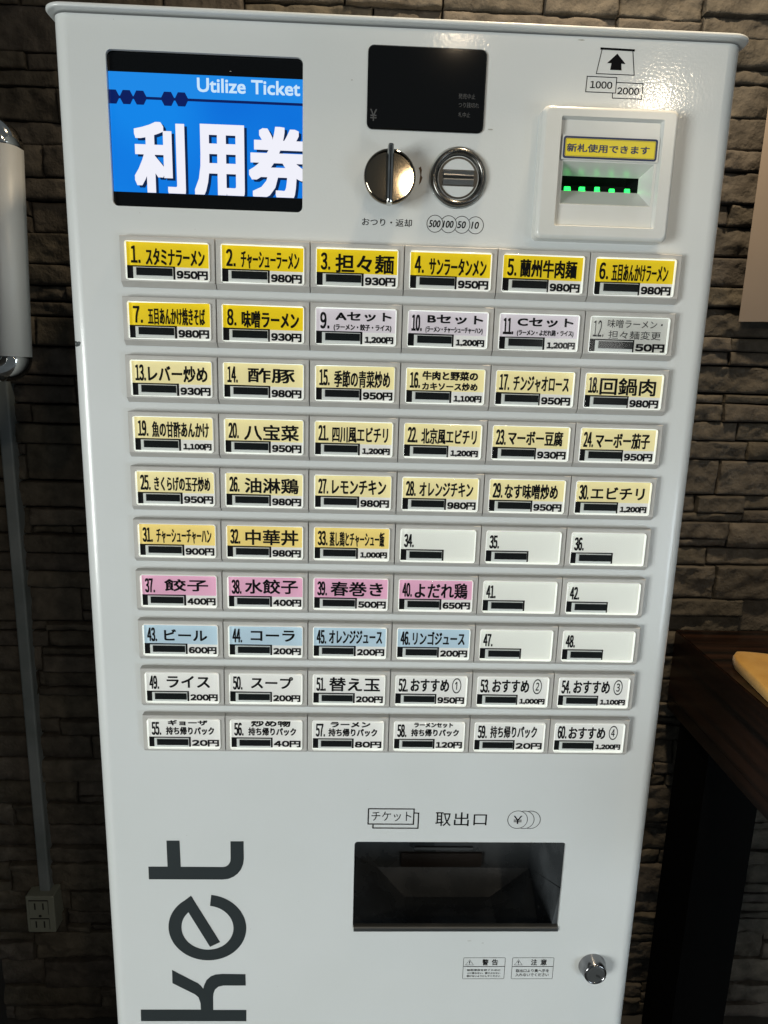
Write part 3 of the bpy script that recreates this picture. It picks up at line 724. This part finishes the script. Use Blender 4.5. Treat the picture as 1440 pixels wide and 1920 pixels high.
p.loft([[(a0.x, y, z) for y, z in ln], [(a1.x, y, z) for y, z in ln]], cap0=True, cap1=True); p.build('tray_lip', M_lockface, tr_, recalc=True)

# ------------------------------------------------------------------ big rotated letters
ZK = lambda zx, zy: at(180 + zx / 3.789, 1540 + zy / 3.789, yi)
def arc_px(pts): return [(ZK(*q).x, ZK(*q).z) for q in pts]
p = MB()
tt = [(372, 322), (508, 322), (500, 137), (593, 137), (602, 323), (900, 325)]
tt += [(900 + 56 * math.sin(R(a)), 269 + 56 * math.cos(R(a))) for a in (15, 30, 45, 60, 75)] + [(956, 262), (955, 142), (1048, 142), (1050, 268)]
tt += [(903 + 147 * math.cos(R(a)), 268 + 146 * math.sin(R(a))) for a in (15, 30, 45, 60, 75)] + [(900, 414), (376, 412)]
p.plate(arc_px(tt)[::-1], [], yi)
c = ZK(792, 757); ro = (ZK(1069, 765).x - ZK(516, 750).x) / 2; ri = ro - (ZK(608, 757).x - ZK(516, 757).x)
ca, cb_ = ZK(675, 528), ZK(820, 510)
aS = math.degrees(math.atan2(ca.z - c.z, ca.x - c.x)); aE = math.degrees(math.atan2(cb_.z - c.z, cb_.x - c.x)) + 360
ring(p, c.x, c.z, ro, ro - ri, yi, aS - 0.5, aE, 64)
p.plate(arc_px([(675, 528), (882, 858), (810, 892), (612, 575)])[::-1], [], yi - .00005)
kk = [(318, 1338), (745, 1338), (742, 1292), (728, 1250), (702, 1229), (543, 1150), (540, 1056), (690, 1133), (725, 1150), (748, 1170), (762, 1190), (768, 1165), (785, 1128), (815, 1101), (850, 1088), (900, 1084), (1062, 1086), (1064, 1167), (905, 1167), (870, 1175), (846, 1195), (834, 1225), (832, 1250), (833, 1340), (1068, 1340), (1068, 1420), (320, 1420)]
p.plate(arc_px(kk)[::-1], [], yi)
p.build('ket_lettering', M_ink2, root, 'large dark vertical letters k e t')

# ------------------------------------------------------------------ warning labels and lock
def warn(cs, head, lines, lab):
    p = MB(); q = quad_box(cs, yi); x0, x1, z0, z1 = q; W_, H_ = x1 - x0, z1 - z0
    outline(p, rr(*q, 0.0012, 3), 0.0004, yi)
    p.plate([(x0 + .0003, z1 - H_ * .43), (x1 - .0003, z1 - H_ * .43), (x1 - .0003, z1 - H_ * .405), (x0 + .0003, z1 - H_ * .405)], [], yi - .00003)
    X = lambda u: x0 + u * W_
    Z = lambda v: z1 - v * H_
    tri = [(X(.05), Z(.35)), (X(.25), Z(.35)), (X(.15), Z(.09))]; outline(p, tri, 0.0003, yi)
    p.plate([(X(.142), Z(.27)), (X(.158), Z(.27)), (X(.163), Z(.17)), (X(.137), Z(.17))], [], yi)
    p.plate([(X(.142), Z(.32)), (X(.158), Z(.32)), (X(.158), Z(.29)), (X(.142), Z(.29))], [], yi)
    text(p, head[0], X(.45), X(.60), Z(.36), Z(.08), yi, 0, 0.00018); text(p, head[1], X(.68), X(.83), Z(.36), Z(.08), yi, 0, 0.00018)
    for s_, v0, v1 in lines: text(p, s_, X(.10), X(.90), Z(v1), Z(v0), yi, 0, 0.00006)
    p.build('warning_label', M_ink, root, lab)
warn([(869, 1795.5), (948, 1795.5), (945, 1835.5), (867, 1835.5)], '警告', [('転倒事故を防ぐために', .54, .63), ('上に乗らない、揺さぶらない', .68, .77), ('倒けないようにしてください', .82, .91)], 'printed warning box headed 警告')
warn([(961, 1795.5), (1039, 1795.5), (1036, 1835.5), (958, 1835.5)], '注意', [('取出口より奥へ手を', .54, .69), ('入れないでください', .73, .88)], 'printed caution box headed 注意')
lc = at(1110, 1810, YP)
p = MB(); yf = YP - 0.0125
p.lathe(lc.x, lc.z, [(0.0150, YP), (0.0148, YP - .001), (0.0122, yf + .0012), (0.0116, yf)], 56, 0)
p.lathe(lc.x, lc.z, [(0.0116, yf), (0.0104, yf + .0001), (0.0100, yf + .0008)], 56, 0)
lock = p.build('key_lock', [mat('lock_chrome', (0.30, 0.30, 0.31), 0.15, 1.0)], root, 'small chrome cylinder lock', recalc=True)
p = MB(); p.lathe(lc.x, lc.z, [(0.0100, yf + .0008), (0.0085, yf + .0003), (0.0001, yf + .0003)], 40, 0, smooth=False, cap=True); p.build('lock_face', mat('dark_lock_core', (0.05, 0.052, 0.052), 0.5), lock, recalc=True)
p = MB(); kx_, kz_ = lc.x + .0030, lc.z - .0012
p.plate([(kx_ - .0032, kz_ + .0009), (kx_ - .0018, kz_ + .0022), (kx_ - .0008, kz_ + .0012), (kx_ + .0006, kz_ + .0010), (kx_ + .0028, kz_ - .0018), (kx_ + .0012, kz_ - .0030), (kx_ - .0006, kz_ - .0012), (kx_ - .0012, kz_ - .0020), (kx_ - .0022, kz_ - .0006)][::-1], [], yf + .0001)
p.build('keyhole', M_sideblack, lock)

# scuffs and grime on the panel
def blob(cx, cz, rx, rz, seed, n=14):
    rnd = random.Random(seed); return [(cx + rx * math.cos(2 * math.pi * i / n) * rnd.uniform(.55, 1), cz + rz * math.sin(2 * math.pi * i / n) * rnd.uniform(.55, 1)) for i in range(n)]
p = MB()
for k, (px, py, rx, rz) in enumerate(((660, 150, 2, 1), (1182, 165, 4, 1.4), (1163, 118, 3, .5), (920, 243, 6, 1.6), (1090, 75, 9, 1.2), (432, 134, 2.5, .7), (880, 1764, 7, .8), (905, 1768, 4, 1.0), (1125, 1846, .9, .9), (213, 36, .8, .8),
                                      (262, 399, .8, .6), (366, 430, .7, .7), (690, 1480, .7, .7), (350, 1566, 3, .3), (470, 1742, 2, .5), (560, 1690, 1, .4), (1230, 300, 1, .6), (620, 300, .8, .4), (1010, 1700, .7, .6), (520, 1850, .8, .5))):
    q = at(px, py, YP); p.plate(blob(q.x, q.z, rx * .00045, rz * .00045, k), [], YP - .0001)
p.build('grime_spots', M_dirt, root)
p = MB(); q = at(146, 645, YP + .008)
me_pts = []
for i in range(14):
    rnd = random.Random(i); t = 2 * math.pi * i / 14; a_ = 42 + 26 * math.cos(t) * rnd.uniform(.6, 1); z_ = q.z + 0.0032 * math.sin(t) * rnd.uniform(.5, 1)
    me_pts.append((xa - (RC + .0002) * math.sin(R(a_)), YP + RC - (RC + .0002) * math.cos(R(a_)), z_))
ctr = (xa - (RC + .0002) * math.sin(R(42)), YP + RC - (RC + .0002) * math.cos(R(42)), q.z)
p.add([ctr] + me_pts, [(0, i + 1, (i + 1) % 14 + 1) for i in range(14)]); p.build('scuff_mark', M_scuff, root, 'dark scuff on the rounded left edge', recalc=True)

# ------------------------------------------------------------------ framed sign at the left edge
YF = 0.125
sxr = at(61, 667, YF).x - .0046
zt_, zb_s = at(44, 276, YF).z + .006, at(60, 668, YF).z + .006
FW = (at(56, 600, YF).x - at(6.5, 600, YF).x); FD = 0.026
sg = thing('framed_sign', 'satin aluminium sign frame with chrome corners around a dark teal board at the left edge', 'sign', (sxr - 0.2, YF, zb_s - FW))
WORLD[sg.name] = tuple(sg.location)
SW = sxr + 0.600; sg.rotation_euler = (0, R(2.0), 0)
def dprof():   # half-round profile: (across, y)
    return [(FW / 2 - FW / 2 * math.cos(R(180 * i / 16)), YF - FD * 0.62 * math.sin(R(180 * i / 16)) ** 0.8) for i in range(17)] + [(FW, YF + FD * 0.3), (0, YF + FD * 0.3)]
pr = dprof(); xl = sxr - SW
def stile(x, sgn, z0, z1):
    m_ = MB(); m_.loft([[(x - sgn * u, y, z0) for u, y in pr], [(x - sgn * u, y, z1) for u, y in pr]], cap0=True, cap1=True, smooth=True); return m_
stile(sxr, 1, zb_s, zt_).build('frame_stile', M_alu, sg, recalc=True); stile(xl, -1, zb_s, zt_).build('frame_stile', M_alu, sg, recalc=True)
for z, sgn in ((zt_ + FW, 1), (zb_s - FW, -1)):
    m_ = MB(); m_.loft([[(xl + FW, y, z - sgn * u) for u, y in pr], [(sxr - FW, y, z - sgn * u) for u, y in pr]], cap0=True, cap1=True, smooth=True); m_.build('frame_rail', M_alu, sg, recalc=True)
for cx_, sx in ((sxr - FW, 1), (xl + FW, -1)):
    for cz_, sz in ((zt_, 1), (zb_s, -1)):
        m_ = MB(); loops = []
        for i in range(13):
            t = R(90 * i / 12); loops.append([(cx_ + sx * (FW - u) * math.cos(t), y, cz_ + sz * (FW - u) * math.sin(t)) for u, y in pr])
        m_.loft(loops, cap0=True, cap1=True, smooth=True); m_.build('frame_corner', M_chrome, sg, recalc=True)
m_ = MB(); m_.box(xl + FW - .001, sxr - FW + .001, YF, YF + .004, zb_s + .001, zt_ - .001); m_.build('sign_board', M_teal, sg)
for z in (zt_ - .04, zb_s + .02):
    m_ = MB(); m_.box(-0.622, xl + .004, YF - .006, YF + .006, z, z + .02); m_.build('wall_bracket', M_lockface, sg)

# ------------------------------------------------------------------ duct and outlet
YD = YW - 0.018
d0 = at(82, 1661, YD); dt = at(20, 900, YD)
dxl = at(58, 1500, YD).x; dxr = at(79, 1500, YD).x
p = MB(); dl = rr(dxl, dxr, YD, YW + .01, 0.003, 4)
p.loft([[(x, y, d0.z - .01) for x, y in dl], [(x, y, ZO + .12) for x, y in dl]], cap0=True, cap1=True, smooth=False)
tag(p.build('cable_duct', M_duct, recalc=True), 'narrow grey cable duct running down the stone wall to the outlet box', 'cable duct')
YO = YW - 0.030
oc = [at(46.5, 1681, YO), at(100, 1681, YO), at(105.5, 1748, YO), at(53.5, 1748, YO)]
ox0, ox1, oz0, oz1 = (oc[0].x + oc[3].x) / 2, (oc[1].x + oc[2].x) / 2, (oc[2].z + oc[3].z) / 2, (oc[0].z + oc[1].z) / 2
ob_ = thing('wall_outlet', 'grey four-slot power outlet box at the foot of the cable duct', 'power outlet', ((ox0 + ox1) / 2, YW, oz0)); WORLD[ob_.name] = tuple(ob_.location)
p = MB(); A1 = rr(ox0, ox1, oz0, oz1, .002, 3); A2 = rr(ox0 + .001, ox1 - .001, oz0 + .001, oz1 - .001, .0015, 3)
p.wall(A1, YW + .01, YO + .001); p.loft([[(x, YO + .001, z) for x, z in A1], [(x, YO, z) for x, z in A2]]); p.plate(A2, [], YO); p.build('outlet_body', M_outlet, ob_, recalc=True)
OX = lambda u: ox0 + u * (ox1 - ox0)
OZ = lambda v: oz1 - v * (oz1 - oz0)
for v0, v1 in ((.10, .50), (.60, .92)):
    p = MB(); p.plate(rr(OX(.10), OX(.80), OZ(v1), OZ(v0), .001, 2), [], YO - .0002, 1); p.box(OX(.12), OX(.785), YO - .0014, YO - .0004, OZ(v1 - .015), OZ(v0 + .025), 0)
    so = p.build('socket', [M_outlet, M_sideblack], ob_)
    p = MB()
    for u in (.33, .62):
        zc = (v0 + v1) / 2 - (.04 if v0 < .3 else 0); p.box(OX(u - .025), OX(u + .025), YO - .0017, YO - .0012, OZ(zc + .09), OZ(zc - .09))
    p.build('plug_slot', M_sideblack, so)
p = MB(); p.lathe(OX(.48), OZ(.54), [(.0025, YO - .0003), (.0001, YO - .0004)], 16); p.build('earth_hole', M_sideblack, ob_)

# ------------------------------------------------------------------ paper on the right
p = MB(); rows = []
pe = [(1446, 150), (1440, 204), (1428, 290), (1411, 412), (1398, 510), (1385, 603)]
for k, (px, py) in enumerate(pe):
    yy = YW - 0.022 - 0.016 * math.sin(k / 5 * 3.0)
    e_ = at(px, py, yy); rows.append([(e_.x + i * 0.03, yy - 0.004 * math.sin(i * 0.7), e_.z + (0.0006 * i if k == 5 else 0)) for i in range(8)])
for off, flip in ((0, False), (0.0006, True)):
    vs = [(x, y + off, z) for r in rows for x, y, z in r]; fs = []
    for j in range(len(rows) - 1):
        for i in range(7):
            a_ = j * 8 + i; f = (a_, a_ + 8, a_ + 9, a_ + 1); fs.append(f[::-1] if flip else f)
    p.add(vs, fs, 0, True)
tag(p.build('paper_sheet', M_paper), 'plain beige paper sheet hanging on the stone wall to the right', 'paper')

# ------------------------------------------------------------------ table and cloth
bk = at(1263, 1178, YW - 0.006); TX = bk.x; TZ = bk.z; TB = TZ - 0.130
M_wood = mat('dark_walnut', (0.05, 0.022, 0.012), 0.30)
def wood(name, vs):
    m_ = mat(name, (0.05, 0.022, 0.012), 0.28, coat=0.15)
    mottle(m_, (0.002, 0.001, 0.0007), (0.022, 0.0082, 0.0035), 26, 8, 0.36, 0.66, vs, rough=(0.22, 0.42)); bump(m_, 60, 0.12, 0.001, 4, vs); return m_
M_woody = wood('dark_walnut_side', (1, 0.06, 3.2)); M_woodx = wood('dark_walnut_top', (0.08, 2.6, 1))
tb = thing('wooden_table', 'dark walnut table with thick edge and square leg right of the machine', 'table', (TX + .3, 0.05, 0)); WORLD[tb.name] = tuple(tb.location)
TY0, TX1 = -0.30, 1.35
p = MB(); p.box(TX, TX1, TY0, YW - .012, TB + .022, TZ); o = p.build('table_top', [M_woodx, M_woody], tb)
for pl in o.data.polygons:
    if abs(pl.normal.x) > .5: pl.material_index = 1
bm = bmesh.new(); bm.from_mesh(o.data); bmesh.ops.bevel(bm, geom=bm.edges[:], offset=0.0015, segments=2, affect='EDGES'); bm.to_mesh(o.data); bm.free()
p = MB(); p.box(TX + .002, TX1 - .002, TY0 + .002, YW - .014, TB, TB + .021); o = p.build('apron', [M_woody], tb)
M_leg = mat('black_stained_leg', (0.0015, 0.0015, 0.0015), 0.8, spec=0.05)
p = MB(); lw = at(1407, 1596, 0.240).x; p.box(TX + .004, lw, 0.240, 0.330, 0.0, TB - .0005); p.build('table_leg', M_leg, tb)
p = MB(); p.box(TX1 - .094, TX1 - .004, 0.240, 0.330, 0.0, TB - .0005); p.build('table_leg', M_leg, tb)
# folded cloth
M_cloth = mat('mustard_cloth', (0.62, 0.40, 0.10), 0.95)
mottle(M_cloth, (0.44, 0.225, 0.022), (0.58, 0.33, 0.06), 22, 6, 0.35, 0.7); bump(M_cloth, 700, 0.6, 0.001, 3)
P(M_cloth).inputs['Sheen Weight'].default_value = 0.3
def tabpt(px, py, z):
    d_ = ray(px, py); return CAM_LOC + d_ * ((z - CAM_LOC.z) / d_.z)
cl = [tabpt(*q, TZ + .012) for q in ((1374, 1231), (1378, 1240), (1440, 1300), (1500, 1355), (1580, 1330), (1600, 1250), (1500, 1228), (1440, 1229), (1390, 1224), (1379, 1224))]
cx_ = sum(q.x for q in cl) / len(cl); cy_ = sum(q.y for q in cl) / len(cl)
bm = bmesh.new(); res = 60; xs = [q.x for q in cl]; ysx = [q.y for q in cl]
def inside(x, y):
    c_ = False; n_ = len(cl)
    for i in range(n_):
        a_, b_ = cl[i], cl[(i + 1) % n_]
        if (a_.y > y) != (b_.y > y) and x < (b_.x - a_.x) * (y - a_.y) / (b_.y - a_.y) + a_.x: c_ = not c_
    return c_
p = MB(); loops = []
dense = []
for i in range(len(cl)):
    a_, b_ = cl[i], cl[(i + 1) % len(cl)]
    for k in range(8): dense.append(a_.lerp(b_, k / 8))
def cloop(s_, h_):
    out = []
    for q in dense:
        x = cx_ + (q.x - cx_) * s_; y = cy_ + (q.y - cy_) * s_
        out.append((x, y, TZ + h_ * (1 + 0.16 * noise.noise(Vector((x * 18, y * 18, 0)))) + 0.0005))
    return out
p.loft([cloop(.965, 0.0), cloop(.995, .003), cloop(1.0, .008), cloop(.99, .0125), cloop(.965, .0145), cloop(.90, .0152), cloop(.75, .0165), cloop(.5, .016), cloop(.25, .0155), cloop(.02, .016)], smooth=True, cap1=True)
tag(p.build('folded_cloth', M_cloth, recalc=True), 'mustard yellow folded cloth lying on the dark wooden table', 'cloth')
